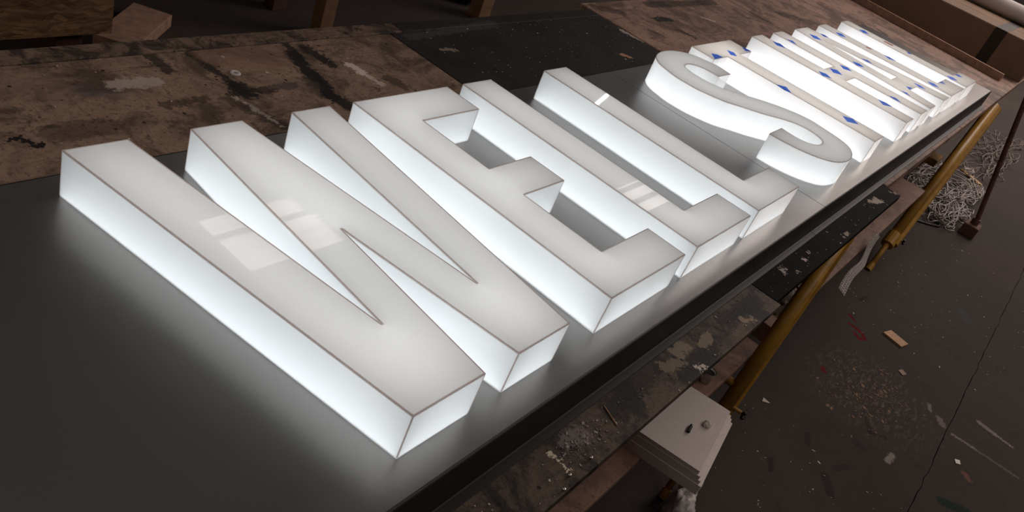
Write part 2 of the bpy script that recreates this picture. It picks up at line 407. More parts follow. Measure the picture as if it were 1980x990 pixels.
def add_ring(bm, c, r, t, n=16, m_=6):
    vs_ = []
    for i in range(n):
        a = 2 * PI * i / n
        row = []
        for j in range(m_):
            b = 2 * PI * j / m_
            row.append(bm.verts.new((c[0] + (r + t * math.cos(b)) * math.cos(a), c[1] + (r + t * math.cos(b)) * math.sin(a), c[2] + t * math.sin(b))))
        vs_.append(row)
    for i in range(n):
        for j in range(m_):
            bm.faces.new((vs_[i][j], vs_[(i + 1) % n][j], vs_[(i + 1) % n][(j + 1) % m_], vs_[i][(j + 1) % m_]))
    return bm
def lathe(profile, n=24, c=(0, 0, 0)):
    bm = bmesh.new(); rings = []
    for r, z in profile:
        rings.append([bm.verts.new((c[0] + r * math.cos(2 * PI * k / n), c[1] + r * math.sin(2 * PI * k / n), c[2] + z)) for k in range(n)])
    for a, b in zip(rings, rings[1:]):
        for k in range(n): bm.faces.new((a[k], a[(k + 1) % n], b[(k + 1) % n], b[k]))
    bm.faces.new(rings[0][::-1]); bm.faces.new(rings[-1])
    return bm

# ------------------------------------------------------------------ setting
fl = pydata('floor', [(-6, -6, -0.012), (16, -6, -0.012), (16, 12, -0.012), (-6, 12, -0.012)], [(0, 1, 2, 3)], M['dark_slab'])
struct(fl)
def slab(y0, y1, edge0, edge1):
    """cast slab with ragged edges along the joint"""
    rnd = random.Random(3)
    n = 420; bm = bmesh.new(); rows = []
    for i in range(n + 1):
        x = -6 + 22 * i / n
        a = y0 + (rnd.choice((-0.0045, -0.002, 0, 0.001, 0.002)) if edge0 else 0); b = y1 + (rnd.choice((-0.003, -0.001, 0, 0.0015, 0.003)) if edge1 else 0)
        rows.append([bm.verts.new((x, a, -0.011)), bm.verts.new((x, a, 0)), bm.verts.new((x, b, 0)), bm.verts.new((x, b, -0.011))])
    for p, q in zip(rows, rows[1:]):
        for k in range(3): bm.faces.new((p[k], q[k], q[k + 1], p[k + 1]))
    return bm
obj('floor_slab', slab(-0.7200, 12, True, False), M['concrete'], fl)
obj('floor_slab', slab(-6, -0.7235, False, True), M['concrete'], fl)
struct(pydata('ceiling', [(-6, -6, ROOF), (16, -6, ROOF), (16, 12, ROOF), (-6, 12, ROOF)], [(3, 2, 1, 0)], M['roof']))
struct(obj('wall_left', box(-6.1, -6, -6, 12, 0, ROOF), M['wall']))
struct(obj('wall_right', box(16, 16.1, -6, 12, 0, ROOF), M['wall']))
struct(obj('wall_front', box(-6, 16, -6.1, -6, 0, ROOF), M['wall']))
struct(obj('wall_back', box(-6, 16, 12, 12.1, 0, ROOF), M['wall']))

nwin = 0
def roof_pane(x0, x1, y0, y1, mat, teeth=False):  # serves the mirrored rooflights and the added fill panes alike
    global nwin
    nwin += 1
    z = ROOF - 0.012
    if teeth:
        n = 14; v = []
        for i in range(n + 1):
            y = y0 + (y1 - y0) * i / n
            v.append((x1 + (0.045 * (1 if i % 2 else -1)) * (0.4 + 0.6 * (i / n)), y, z))
        v += [(x0, y1, z), (x0, y0, z)]
        pane = pydata('roofpane_%d' % nwin, v, [tuple(range(len(v)))[::-1]], mat)
    else:
        pane = pydata('roofpane_%d' % nwin, [(x0, y0, z), (x1, y0, z), (x1, y1, z), (x0, y1, z)], [(3, 2, 1, 0)], mat)
    struct(pane)
roof_pane(2.96, 3.90, 3.42, 3.83, M['roof_dull'], True)
roof_pane(2.96, 3.86, 3.90, 4.10, M['roof_dull'], True)
roof_pane(7.0, 8.9, 2.39, 2.53, M['roof_dull'])
roof_pane(7.0, 8.9, 2.61, 2.75, M['roof_dull'])
roof_pane(7.0, 8.9, 2.83, 2.85, M['roof_dull'])
for k in range(3): roof_pane(6.4 + 2.4 * k, 8.4 + 2.4 * k, -1.7, 0.7, M['fill_right'])  # added glowing panes, kept clear of the letter reflections
for k in range(3): roof_pane(0.4 + 2.4 * k, 2.4 + 2.4 * k, -3.9, -1.9, M['fill_aisle'])  # added glowing panes that lift the foam boards and floor
for k in range(2): roof_pane(-3.6, -1.2, -1.0 + 2.8 * k, 1.4 + 2.8 * k, M['fill_left'])  # added glowing panes, fill for the near left boards
t = thing('tube_light', 'bare fluorescent tube fitting hanging under the roof', 'lamp', (9.75, 4.45, ROOF - 0.05))
a = math.atan2(0.15, 0.54)
obj('tube', tube([(-0.65 * math.cos(a), -0.65 * math.sin(a), 0), (0.65 * math.cos(a), 0.65 * math.sin(a), 0)], 0.019, 14), M['tube_glow'], t, True)
for s in (-1, 1):
    obj('end_cap', tube([(s * 0.65 * math.cos(a), s * 0.65 * math.sin(a), 0), (s * 0.69 * math.cos(a), s * 0.69 * math.sin(a), 0)], 0.026, 12), M['white_plastic'], t)
obj('spine', box(-0.69, 0.69, -0.03, 0.03, 0.026, 0.049, 0.003, Matrix.Rotation(a, 4, 'Z')), M['white_plastic'], t)

# ------------------------------------------------------------------ workbench
t = thing('workbench', 'long paint-stained workbench of brown and black boards carrying the sign', 'workbench', (0, 0, 0))
obj('board', box(-1.6, 1.048, -0.055, 1.085, ZT - 0.018, ZT, 0.002), M['brown_board'], t)['label'] = 'brown board worn and stained with paint'
obj('front_board', box(-1.6, 1.050, -0.141, -0.0553, ZT - 0.018, ZT, 0.0012), M['front_strip'], t)['label'] = 'grimy front board full of screw holes'
obj('board', box(1.052, 2.136, -0.055, 1.085, ZT - 0.018, ZT, 0.002), M['black_board'], t)['label'] = 'board painted black and flecked with white'
obj('front_board', box(1.052, 2.136, -0.130, -0.0553, ZT - 0.018, ZT, 0.0012), M['black_front_shaded'], t)['label'] = 'front of the black board, shade put into its colour, pale paint splashes'
obj('edge_strip', box(-1.6, 1.10, 1.086, 1.138, ZT - 0.04, ZT + 0.003, 0.003), M['back_strip'], t)
obj('edge_strip', box(1.10, 2.136, 1.086, 1.136, ZT - 0.04, ZT + 0.002, 0.003), M['black_board'], t)
t2 = thing('workbench', 'farther workbench of bare brown boards under the end of the sign', 'workbench', (0, 0, 0))
for x0, x1 in ((2.148, 3.400), (3.407, 4.545), (4.552, 6.20)):
    obj('board', box(x0, x1, -0.080, 1.188, ZT - 0.030, ZT, 0.003), M['far_board'], t2)
obj('edge_strip', box(2.148, 6.20, 0.000, 0.019, ZT - 0.075, ZT - 0.030, 0.002), M['timber_dark'], t2)

# yellow steel trestles that carry the benches
def trestle(foot, top, label, split, knob_t, r=0.020):
    f = Vector(foot); tp = Vector(top)
    tr = thing('trestle', label, 'trestle', f)
    yb = 0.97 - f.y
    d = tp - f
    for y in (0, yb):
        off = Vector((0, y, 0))
        obj('leg', tube([off + d * split, off + d], r, 16), M['pipe_yellow'], tr, True)
        obj('inner_tube', tube([off + Vector((0, 0, 0.004)), off + d * (split + 0.05)], r * 0.5, 12), M['pipe_yellow'], tr, True)
        obj('foot', tube([off + Vector((0, 0, 0.0)), off + Vector((0, 0, 0.004)) + d * 0.03], r * 0.62, 12), M['pipe_yellow'], tr)
        obj('leg_plate', tube([off + d * (split - 0.02) + Vector((r * 0.75, -r * 0.8, 0)), off + d * 0.99 + Vector((r * 0.75, -r * 0.8, 0))], r * 0.55 if r < 0.022 else r * 0.85, 10), M['pipe_yellow'], tr)
        obj('collar', tube([off + d * (split - 0.03), off + d * (split + 0.03)], r * 1.2, 14), M['pipe_yellow'], tr)
        kb = off + d * knob_t
        bm = tube([kb, kb + Vector((0.01, -0.045, -0.004))], 0.006, 8)
        k = obj('clamp_screw', bm, M['pipe_yellow'], tr)
        bm = bmesh.new()
        c = kb + Vector((0.012, -0.052, -0.004))
        for q in range(4):
            an = q * PI / 2 + 0.4
            add_tube(bm, [c, c + Vector((math.cos(an) * 0.016, -0.004, math.sin(an) * 0.016))], 0.006, 8)
        obj('clamp_knob', bm, M['pipe_dark'], k)
    for tt in (0.93, 0.42):
        obj('cross_bar', tube([d * tt + Vector((0, 0.0, 0)), d * tt + Vector((0, yb, 0))], 0.013, 12), M['pipe_yellow'], tr)
    return tr
trestle((1.267, -0.139, 0), (1.730, -0.098, ZT - 0.042), 'yellow steel trestle leg assembly under the black board, beside foam boards', 0.30, 0.36)
trestle((3.537, -0.100, 0), (4.620, -0.070, ZT - 0.070), 'yellow steel trestle under the farther bench beside the white strips', 0.17, 0.19, 0.027)

# lower shelf
ZS = 0.40
for y in (0.04, 0.50):
    tag(obj('bearer_beam', box(0.2, 4.5, y, y + 0.045, 0.358, 0.3795, 0.002), M['timber_dark']), 'dark timber bearer under the lower shelf, %s' % ('near the front edge' if y < 0.3 else 'set back under the bench'), 'beam')
tag(obj('shelf_board', box(-0.4, 1.597, -0.096, 0.46, 0.3797, ZS, 0.002), M['shelf_board']), 'brown shelf board below the bench with the foam boards on it', 'board')
bm = box(1.80, 3.80, -0.088, 0.46, 0.3797, ZS, 0.002)
tag(obj('shelf_board', bm, M['shelf_board']), 'brown shelf board below the black board with bubble wrap on its edge', 'board')

# ------------------------------------------------------------------ sign panel (folded sheet metal pan)
t = thing('sign_tray', 'long satin grey sheet metal sign tray with folded edges lying on the bench', 'sign tray', (0, 0, 0))
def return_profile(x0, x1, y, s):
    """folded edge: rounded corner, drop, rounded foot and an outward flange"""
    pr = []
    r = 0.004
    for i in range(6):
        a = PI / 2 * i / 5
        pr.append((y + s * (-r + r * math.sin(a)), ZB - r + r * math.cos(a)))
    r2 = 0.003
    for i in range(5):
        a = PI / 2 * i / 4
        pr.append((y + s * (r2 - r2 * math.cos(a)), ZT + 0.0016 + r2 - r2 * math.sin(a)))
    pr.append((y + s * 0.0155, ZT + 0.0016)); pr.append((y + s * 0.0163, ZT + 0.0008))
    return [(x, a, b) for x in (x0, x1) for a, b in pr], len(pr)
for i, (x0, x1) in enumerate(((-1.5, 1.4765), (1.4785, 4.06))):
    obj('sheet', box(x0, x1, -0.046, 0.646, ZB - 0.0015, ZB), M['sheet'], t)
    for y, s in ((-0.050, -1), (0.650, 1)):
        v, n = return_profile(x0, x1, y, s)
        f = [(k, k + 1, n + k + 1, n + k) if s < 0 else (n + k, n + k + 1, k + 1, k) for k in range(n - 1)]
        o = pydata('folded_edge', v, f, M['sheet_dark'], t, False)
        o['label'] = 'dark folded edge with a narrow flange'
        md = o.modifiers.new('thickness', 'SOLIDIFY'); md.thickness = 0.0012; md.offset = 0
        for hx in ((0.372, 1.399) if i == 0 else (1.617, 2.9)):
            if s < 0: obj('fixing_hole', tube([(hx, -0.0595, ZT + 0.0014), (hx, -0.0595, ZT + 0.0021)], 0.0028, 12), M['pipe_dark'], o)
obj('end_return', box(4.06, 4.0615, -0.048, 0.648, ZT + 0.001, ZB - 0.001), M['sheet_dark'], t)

# ------------------------------------------------------------------ letters
H_ = 0.6
def U(l): return [(x * H_, y * H_) for x, y in l]
def smooth_run(pts, per=4):
    out = []
    n = len(pts)
    for i in range(n - 1):
        p0 = Vector(pts[max(i - 1, 0)]); p1 = Vector(pts[i]); p2 = Vector(pts[i + 1]); p3 = Vector(pts[min(i + 2, n - 1)])
        for k in range(per):
            u = k / per
            out.append(tuple(0.5 * ((2 * p1) + (p2 - p0) * u + (2 * p0 - 5 * p1 + 4 * p2 - p3) * u * u + (3 * p1 - p0 - 3 * p2 + p3) * u ** 3)))
    out.append(pts[-1])
    return out
def area(p): return sum(a[0] * b[1] - b[0] * a[1] for a, b in zip(p, p[1:] + p[:1])) / 2
def offset(p, d):
    """mitred inward offset of a counter-clockwise outline"""
    n = len(p); out = []
    for i in range(n):
        a = Vector(p[i - 1]); b = Vector(p[i]); c = Vector(p[(i + 1) % n])
        e1 = (b - a).normalized(); e2 = (c - b).normalized()
        n1 = Vector((-e1.y, e1.x)); n2 = Vector((-e2.y, e2.x))
        mt = n1 + n2
        k = d / max(0.25, (1 + n1.dot(n2)))
        out.append((b.x + mt.x * k, b.y + mt.y * k))
    return out
def raw(name, bm, mat, parent, smooth=False):
    me = bpy.data.meshes.new(name); bm.to_mesh(me); bm.free()
    return link(name, me, mat, parent, smooth)
def strip(p, q, zp, zq):
    """closed band between two matching outlines"""
    n = len(p)
    return [(x, y, zp) for x, y in p] + [(x, y, zq) for x, y in q], [(i, (i + 1) % n, n + (i + 1) % n, n + i) for i in range(n)]
GROUP = 'illuminated letters of the sign'
def fill(name, loops, z, up, mat, parent):
    bm = bmesh.new(); es = []
    for p in loops:
        vs_ = [bm.verts.new((x, y, z)) for x, y in p]
        es += [bm.edges.new((vs_[i - 1], vs_[i])) for i in range(len(vs_))]
    bmesh.ops.triangle_fill(bm, edges=es, use_beauty=True, use_dissolve=False, normal=(0, 0, 1))
    for f in bm.faces:
        f.normal_update()
        if (f.normal.z > 0) != up: f.normal_flip()
    return raw(name, bm, mat, parent)
def bands(pairs):
    v = []; f = []
    for p, q, zp, zq in pairs:
        k = len(v); v2, f2 = strip(p, q, zp, zq)
        v += v2; f += [tuple(i + k for i in t_) for t_ in f2]
    return v, f
def letter(outline, label, film=False, marks=(), holes=(), thin=False):
    p = list(outline)
    if area(p) < 0: p = p[::-1]
    ox = sum(x for x, y in p) / len(p)
    loops = [p] + [list(h)[::-1] if area(list(h)) > 0 else list(h) for h in holes]
    loops = [[(x - ox, y) for x, y in q] for q in loops]
    L = thing('sign_letter', label, 'sign letter', (ox, 0, ZB), GROUP)
    D = DEPTH
    fill('face', loops, D, True, M['film_face'] if film else M['opal_face'], L)
    v, f = bands([(q, q, 0.0004, D) for q in loops])
    pydata('side_wall', v, f, M['opal_side_bright'] if film or thin else M['opal_side'], L)
    fill('led_board', [offset(q, 0.0015) for q in loops], 0.0012, True, M['led_film'] if film else M['led'], L)['label'] = 'white light board inside the letter'
    fill('back_plate', [offset(q, 0.0010) for q in loops], 0.0003, False, M['opal_side'], L)
    # glued edge between face and wall, and down the outer corners
    w = 0.0020 if not film else 0.0014
    v, f = bands([(offset(q, -0.0003), offset(q, -0.0003), D - w, D + 0.0003) for q in loops] + [(offset(q, -0.0003), offset(q, w), D + 0.0003, D + 0.0003) for q in loops])
    for p in loops:
        n = len(p)
        for i in range(n):
            a = Vector(p[i - 1]); b = Vector(p[i]); c = Vector(p[(i + 1) % n])
            e1 = (b - a); e2 = (c - b)
            if e1.length < 0.02 or e2.length < 0.02: continue
            e1.normalize(); e2.normalize()
            if e1.dot(e2) > 0.85 or e1.cross(e2) <= 0: continue
            m1 = Vector((e1.y, -e1.x)); m2 = Vector((e2.y, -e2.x))
            k = len(v); ww = w * 0.7
            A = b - e1 * ww + m1 * 0.0003; B = b + (m1 + m2).normalized() * 0.0005; C_ = b + e2 * ww + m2 * 0.0003
            for z in (0.003, D - w): v += [(A.x, A.y, z), (B.x, B.y, z), (C_.x, C_.y, z)]
            f += [(k, k + 1, k + 4, k + 3), (k + 1, k + 2, k + 5, k + 4)]
    pydata('glued_edge', v, f, M['seam'], L)
    for mk, kind in marks:
        vv = [(x - ox, y, D + 0.0007) for x, y in mk]
        if area(mk) < 0: vv = vv[::-1]
        nm = len(vv)
        vv += [(x, y, D + 0.0001) for x, y, z in vv]
        pydata('film_mark', vv, [tuple(range(nm))] + [(i, nm + i, nm + (i + 1) % nm, (i + 1) % nm) for i in range(nm)], M[kind], L)['label'] = '%s mark printed on the protective film' % ('blue diamond' if kind == 'blue_print' else 'pale pink')
    return L

W = [(-0.0819, 0.6), (0.0110, 0.6), (0.0716, 0.1330), (0.0728, 0.1330), (0.1103, 0.6), (0.2010, 0.6), (0.2572, 0.1292), (0.2584, 0.1292), (0.3005, 0.6), (0.3835, 0.6),
     (0.3207, 0.0), (0.1987, 0.0), (0.1595, 0.3100), (0.1583, 0.3100), (0.1282, 0.0), (-0.0027, 0.0)]
letter(W, 'wide lit white letter W, nearest of the row, faint window reflection on its face')
E_ = U([(0.7316, 1), (1.1602, 1), (1.1602, 0.8488), (0.8868, 0.8488), (0.8868, 0.5686), (1.0984, 0.5686), (1.0984, 0.428), (0.8868, 0.428), (0.8868, 0.1388), (1.1567, 0.1388), (1.1567, 0), (0.7316, 0)])
letter(E_, 'lit white letter E with three arms, standing beside the W')
def ell(a, b, c, y): return U([(a, 1), (b, 1), (b, y), (c, y), (c, 0), (a, 0)])
letter(ell(1.2448, 1.4002, 1.6624, 0.1388), 'lit white letter L right behind the E, streaky window reflection on its stem')
letter(ell(1.7403, 1.8959, 2.1534, 0.1388), 'lit white letter L in front of the S, thin bright lamp reflection near its top')
S_A = [(1.7967, 0.4327), (1.8042, 0.4791), (1.7915, 0.5183), (1.7729, 0.5548), (1.7494, 0.5745), (1.719, 0.59), (1.6836, 0.5978), (1.6455, 0.5988), (1.6064, 0.5921), (1.5779, 0.5817), (1.5595, 0.5702), (1.5407, 0.5516), (1.5294, 0.532), (1.5202, 0.5052), (1.5124, 0.4751), (1.5117, 0.4474), (1.5145, 0.4175), (1.5232, 0.3849), (1.547, 0.3342), (1.586, 0.2917), (1.6252, 0.2487), (1.679, 0.201), (1.7049, 0.1715), (1.7151, 0.1404), (1.7124, 0.1138), (1.7021, 0.0916), (1.6845, 0.0796), (1.661, 0.0756), (1.6404, 0.0783), (1.6248, 0.0858), (1.6103, 0.1005), (1.6019, 0.1219), (1.6007, 0.1485), (1.6039, 0.176)]
S_B = [(1.5118, 0.1746), (1.5125, 0.1506), (1.5183, 0.1198), (1.5264, 0.0903), (1.5394, 0.0628), (1.5576, 0.0371), (1.5784, 0.0165), (1.6062, 0.0024), (1.6405, -0.0055), (1.6751, -0.0072), (1.71, -0.0019), (1.733, 0.0055), (1.7619, 0.0211), (1.7798, 0.0408), (1.7903, 0.065), (1.7966, 0.0929), (1.8019, 0.1255), (1.8056, 0.1674), (1.7845, 0.2229), (1.7499, 0.2716), (1.7079, 0.3165), (1.6871, 0.3322), (1.6405, 0.381), (1.6276, 0.4043), (1.6193, 0.43), (1.6169, 0.461), (1.6196, 0.4841), (1.6263, 0.5031), (1.6383, 0.5136), (1.66, 0.5191), (1.6818, 0.5152), (1.699, 0.5043), (1.7094, 0.4874), (1.7146, 0.4657), (1.7162, 0.4355)]
letter(smooth_run(S_A, 4) + smooth_run(S_B, 4), 'lit white curved letter S in the middle of the row', thin=True)
B_ = 'blue_print'
T_ = U([(3.0743, 1), (3.5672, 1), (3.5672, 0.859), (3.4067, 0.859), (3.4067, 0), (3.2478, 0), (3.2478, 0.859), (3.0743, 0.859)])
letter(T_, 'lit letter T in blue-marked film, just behind the S', True, [(q, B_) for q in [[(1.8845, 0.5465), (1.9062, 0.5368), (1.9124, 0.5174), (1.8517, 0.5166)], [(2.0094, 0.5492), (2.0247, 0.5298), (2.0042, 0.5081), (1.9831, 0.522)], [(2.1346, 0.55), (2.145, 0.5344), (2.1476, 0.5187), (2.1144, 0.5253)], [(1.9485, 0.3375), (1.9815, 0.3156), (1.9508, 0.2847), (1.9386, 0.3048)], [(2.0164, 0.1302), (2.0456, 0.1043), (2.0224, 0.0783), (1.9858, 0.104)]]])
Hh = U([(3.8933, 1), (4.0524, 1), (4.0524, 0.5719), (4.2436, 0.5719), (4.2436, 1), (4.4071, 1), (4.4071, 0), (4.2436, 0), (4.2436, 0.4288), (4.0524, 0.4288), (4.0524, 0), (3.8933, 0)])
letter(Hh, 'lit letter H in blue-marked film with a crossbar, between T and A', True, [(q, B_) for q in [[(2.4223, 0.5512), (2.4431, 0.5282), (2.4264, 0.499), (2.3988, 0.5229)], [(2.5557, 0.5475), (2.5803, 0.5303), (2.5604, 0.5061), (2.5553, 0.5176)], [(2.3647, 0.3403), (2.3846, 0.3177), (2.3628, 0.2891), (2.3363, 0.3164)], [(2.4839, 0.3391), (2.515, 0.3194), (2.4862, 0.2894), (2.4531, 0.3132)], [(2.6097, 0.3414), (2.6333, 0.318), (2.6109, 0.2925), (2.5809, 0.3161)], [(2.4254, 0.1303), (2.4396, 0.1056), (2.4321, 0.0799), (2.3943, 0.102)], [(2.5563, 0.1253), (2.5759, 0.1052), (2.5556, 0.0814), (2.545, 0.1015)]]])
Aa = U([(4.6423, 1), (4.8813, 1), (5.055, 0), (4.8863, 0), (4.8654, 0.1838), (4.6807, 0.1838), (4.6363, 0), (4.4934, 0)])
A_hole = U([(4.6853, 0.3159), (4.8472, 0.3159), (4.7660, 0.845)])
letter(Aa, 'lit letter A in blue-marked film, triangular opening above its crossbar', True, [(q, B_) for q in [[(2.8328, 0.554), (2.8583, 0.5306), (2.8358, 0.501), (2.8044, 0.522)], [(2.942, 0.5438), (2.956, 0.5284), (2.9474, 0.5079), (2.9221, 0.5221)], [(2.7654, 0.34), (2.79, 0.3183), (2.7716, 0.2911), (2.739, 0.3128)], [(2.8942, 0.3402), (2.9195, 0.3204), (2.9037, 0.2977), (2.8874, 0.3133)], [(2.8315, 0.132), (2.858, 0.1141), (2.8096, 0.1121), (2.8111, 0.115)], [(2.9547, 0.1321), (2.9722, 0.1085), (2.9546, 0.0805), (2.9344, 0.1045)], [(2.724, 0.1215), (2.7371, 0.106), (2.7209, 0.0867), (2.716, 0.103)]]], holes=(A_hole,))
letter(ell(5.1312, 5.2941, 5.5686, 0.1384), 'lit letter L in blue-marked film, between the A and the last L', True, [(q, B_) for q in [[(3.1161, 0.5328), (3.1471, 0.5148), (3.1197, 0.4847), (3.0919, 0.5051)], [(3.1735, 0.322), (3.1858, 0.3008), (3.1776, 0.2697), (3.1495, 0.2935)], [(3.1119, 0.1113), (3.136, 0.0882), (3.1127, 0.0617), (3.0837, 0.0843)], [(3.2031, 0.0842), (3.2563, 0.0808), (3.2371, 0.0613), (3.2228, 0.0748)]]] + [([(3.135, 0.40), (3.165, 0.40), (3.165, 0.375), (3.135, 0.375)], 'pink_print')])
letter(ell(5.6646, 5.8294, 6.0826, 0.1384), 'lit letter L in blue-marked film, last and farthest of the row', True, [(q, B_) for q in [[(3.4243, 0.5197), (3.4692, 0.5052), (3.435, 0.4733), (3.4064, 0.4904)], [(3.4867, 0.3019), (3.5022, 0.2906), (3.4824, 0.2764), (3.467, 0.2876)], [(3.427, 0.0969), (3.457, 0.0743), (3.4362, 0.0483), (3.3967, 0.0702)], [(3.5465, 0.0842), (3.5834, 0.074), (3.5614, 0.0518), (3.5342, 0.0669)]]] + [([(3.44, 0.405), (3.48, 0.405), (3.48, 0.36), (3.44, 0.36)], 'pink_print')])

# ------------------------------------------------------------------ far end of the bench
bx = Matrix.Translation((4.945, 0.0, ZT)) @ Matrix.Rotation(-0.185, 4, 'Z')
tag(obj('timber_batten', box(0.0, 0.024, 0.004, 1.30, 0.0, 0.044, 0.002, bx), M['batten']), 'rough brown timber batten lying across the far end of the bench', 'batten')
t = thing('cardboard_box', 'large flat cardboard carton with a dark strap, beyond the batten', 'box', (5.225, -0.075, ZT))
obj('carton', box(0, 0.80, 0, 1.25, 0, 0.215, 0.004), M['card'], t)
obj('flap', box(0.004, 0.300, 0.004, 1.246, 0.2152, 0.2175), M['card'], t)
obj('flap', box(0.308, 0.796, 0.004, 1.246, 0.2152, 0.2175), M['card'], t)
obj('strap', box(-0.0015, -0.0002, 0.215, 0.285, 0.0, 0.217), M['box_tape'], t)
obj('strap', box(-0.0015, 0.80, 0.215, 0.285, 0.2177, 0.2190), M['box_tape'], t)
tag(obj('wrapped_tube', tube([(5.88, -0.10, ZT + 0.2192 + 0.055), (5.88, 1.15, ZT + 0.2192 + 0.055)], 0.055, 24), M['tube_white'], None, True), 'pale wrapped tube lying on top of the carton', 'tube')

# ------------------------------------------------------------------ under and beside the bench
fm_ = Matrix.Translation((0.893, -0.218, 0)) @ Matrix.Rotation(0.165, 4, 'Z')
z = ZS + 0.0003
foam_labels = ('grey foam board, thick bottom one of the stack under the bench edge', 'grey foam board, second from the bottom of the stack', 'grey foam board, third from the bottom of the stack', 'grey foam board, topmost of the stack, with a black plug on it')
def foam_shape(w, d, h):
    bm = bmesh.new()
    pts = [(0, 0), (w, 0), (w, d * 0.44), (w - 0.008, d * 0.50), (w - 0.008, d), (0, d)]
    pts = [(0.002, 0), (w - 0.002, 0), (w, 0.002), (w, 0.112), (w - 0.012, 0.122), (w - 0.012, d), (0, d), (0, 0.002)]
    lo = [bm.verts.new((x, y, 0)) for x, y in pts]; hi = [bm.verts.new((x, y, h)) for x, y in pts]
    n = len(pts)
    for i in range(n): bm.faces.new((lo[i], lo[(i + 1) % n], hi[(i + 1) % n], hi[i]))
    bm.faces.new(lo[::-1]); bm.faces.new(hi)
    return bm
for i, (h, dx, dy) in enumerate(((0.027, 0.0, -0.016), (0.0105, 0.001, -0.009), (0.0105, 0.000, -0.003), (0.011, 0.000, 0.004))):
    o = obj('foam_board', foam_shape(0.259 + 0.004 * (3 - i), 0.30, h), M['foam'])
    o.matrix_world = Matrix.Translation((0, 0, z)) @ fm_ @ Matrix.Translation((dx - 0.003 * (3 - i) * 0.3, dy, 0))
    tag(o, foam_labels[i], 'foam board', 'stack of foam boards')
    z += h + 0.0002
t = thing('black_plug', 'small black plastic plug lying on the top foam board', 'plug', (0.985, -0.135, z + 0.004))
obj('barrel', tube([(-0.013, -0.002, 0.0002), (0.011, 0.003, 0.0002)], 0.004, 10), M['pipe_dark'], t)
obj('tip', tube([(0.011, 0.003, 0.0002), (0.016, 0.0045, 0.0002)], 0.0026, 8), M['pipe_dark'], t)

def crumple(name, c, size, seed, mat, amp=0.5, sub=3, parent=None, flat=False, freq=2.2):
    from mathutils import noise
    bm = bmesh.new()
    bmesh.ops.create_icosphere(bm, subdivisions=sub, radius=1)
    off = Vector((seed * 3.7, seed * 1.3, seed * 7.1))
    for v in bm.verts:
        d = v.co.normalized()
        k = 1 + amp * (abs(noise.noise(d * freq + off)) * 1.6 - 0.4) + amp * 0.5 * abs(noise.noise(d * freq * 2.4 + off))
        q = Vector((d.x * size[0], d.y * size[1], d.z * size[2])) * k
        v.co = Vector((c[0], c[1], c[2])) + q
    zlo = c[2] - size[2] * 0.55
    for v in bm.verts:
        if v.co.z < zlo: v.co.z = zlo
    return obj(name, bm, mat, parent, flat)
tag(crumple('plastic_scrap', (1.04, -0.155, z + 0.0045), (0.011, 0.010, 0.007), 2, M['foam'], 0.35), 'crumpled scrap of clear film on the top foam board', 'scrap')
t = thing('plastic_bag', 'crumpled white plastic bag on the floor by the trestle foot', 'bag', (1.235, -0.195, 0))
crumple('bag_body', (-0.02, -0.005, 0.045), (0.060, 0.034, 0.075), 5, M['white_plastic'], 0.38, 4, t, True, 1.7)
crumple('bag_neck', (0.075, 0.012, 0.04), (0.036, 0.022, 0.060), 9, M['white_plastic'], 0.45, 4, t, True, 1.8)
t = thing('tub', 'small off-white tub with a black rim on the shelf by the foam boards', 'tub', (1.272, -0.062, ZS + 0.0004))
obj('body', lathe([(0.013, 0), (0.0165, 0.036), (0.0165, 0.038), (0.0150, 0.038), (0.0135, 0.012), (0.001, 0.012)], 24), M['white_plastic'], t, True)
obj('rim', add_ring(bmesh.new(), (0, 0, 0.038), 0.0165, 0.0012, 24), M['pipe_dark'], t, True)
obj('dark_opening', tube([(0, 0, 0.018), (0, 0, 0.032)], 0.0148, 20), M['pipe_dark'], t)  # black cylinder gives the tub its dark opening
t = thing('grey_sack', 'crumpled grey sack on the shelf between trestle and black board', 'sack', (1.86, -0.03, ZS))
crumple('sack_body', (0, 0, 0.030), (0.07, 0.05, 0.05), 12, M['grey_cloth'], 0.35, 3, t)
obj('tie', tube([(-0.05, -0.05, 0.02), (-0.01, -0.058, 0.05), (0.03, -0.05, 0.07), (0.05, -0.02, 0.075)], 0.004, 8), M['pipe_dark'], t)
tag(obj('wood_block', box(1.655, 1.725, -0.105, 0.10, 0.3800, 0.440, 0.002), M['shelf_board']), 'short brown wood block in the gap between the shelf boards', 'block')

# bubble wrap hanging over the shelf edge
rnd = random.Random(5)
t = thing('bubble_wrap', 'narrow strip of clear bubble wrap hanging off the shelf edge', 'wrap', (0, 0, 0))
n = 40; v = []; f = []
for i in range(n + 1):
    u = i / n
    x = 2.19 + (2.80 - 2.19) * u; y = -0.150 + 0.050 * u + 0.006 * math.sin(9 * u)
    for j in range(4):
        w_ = j / 3
        v.append((x + 0.004 * math.sin(17 * u + j), y + (w_ - 0.5) * (0.030 - 0.012 * u), 0.425 + 0.012 * math.sin(7 * u) - 0.012 * (1 - w_) + 0.015 * u))
for i in range(n):
    for j in range(3): f.append((i * 4 + j, i * 4 + j + 1, (i + 1) * 4 + j + 1, (i + 1) * 4 + j))
pydata('film', v, f, M['wrap'], t, True)
bm = bmesh.new()
for i in range(n):
    for j in range(3):
        a = Vector(v[i * 4 + j]); b = Vector(v[(i + 1) * 4 + j + 1])
        c = (a + b) / 2 + Vector((0, 0, 0.002))
        bmesh.ops.create_icosphere(bm, subdivisions=1, radius=0.0052, matrix=Matrix.Translation(c) @ Matrix.Diagonal((1, 1, 0.6, 1)))
o = obj('bubbles', bm, M['wrap'], t, True); o['kind'] = 'stuff'

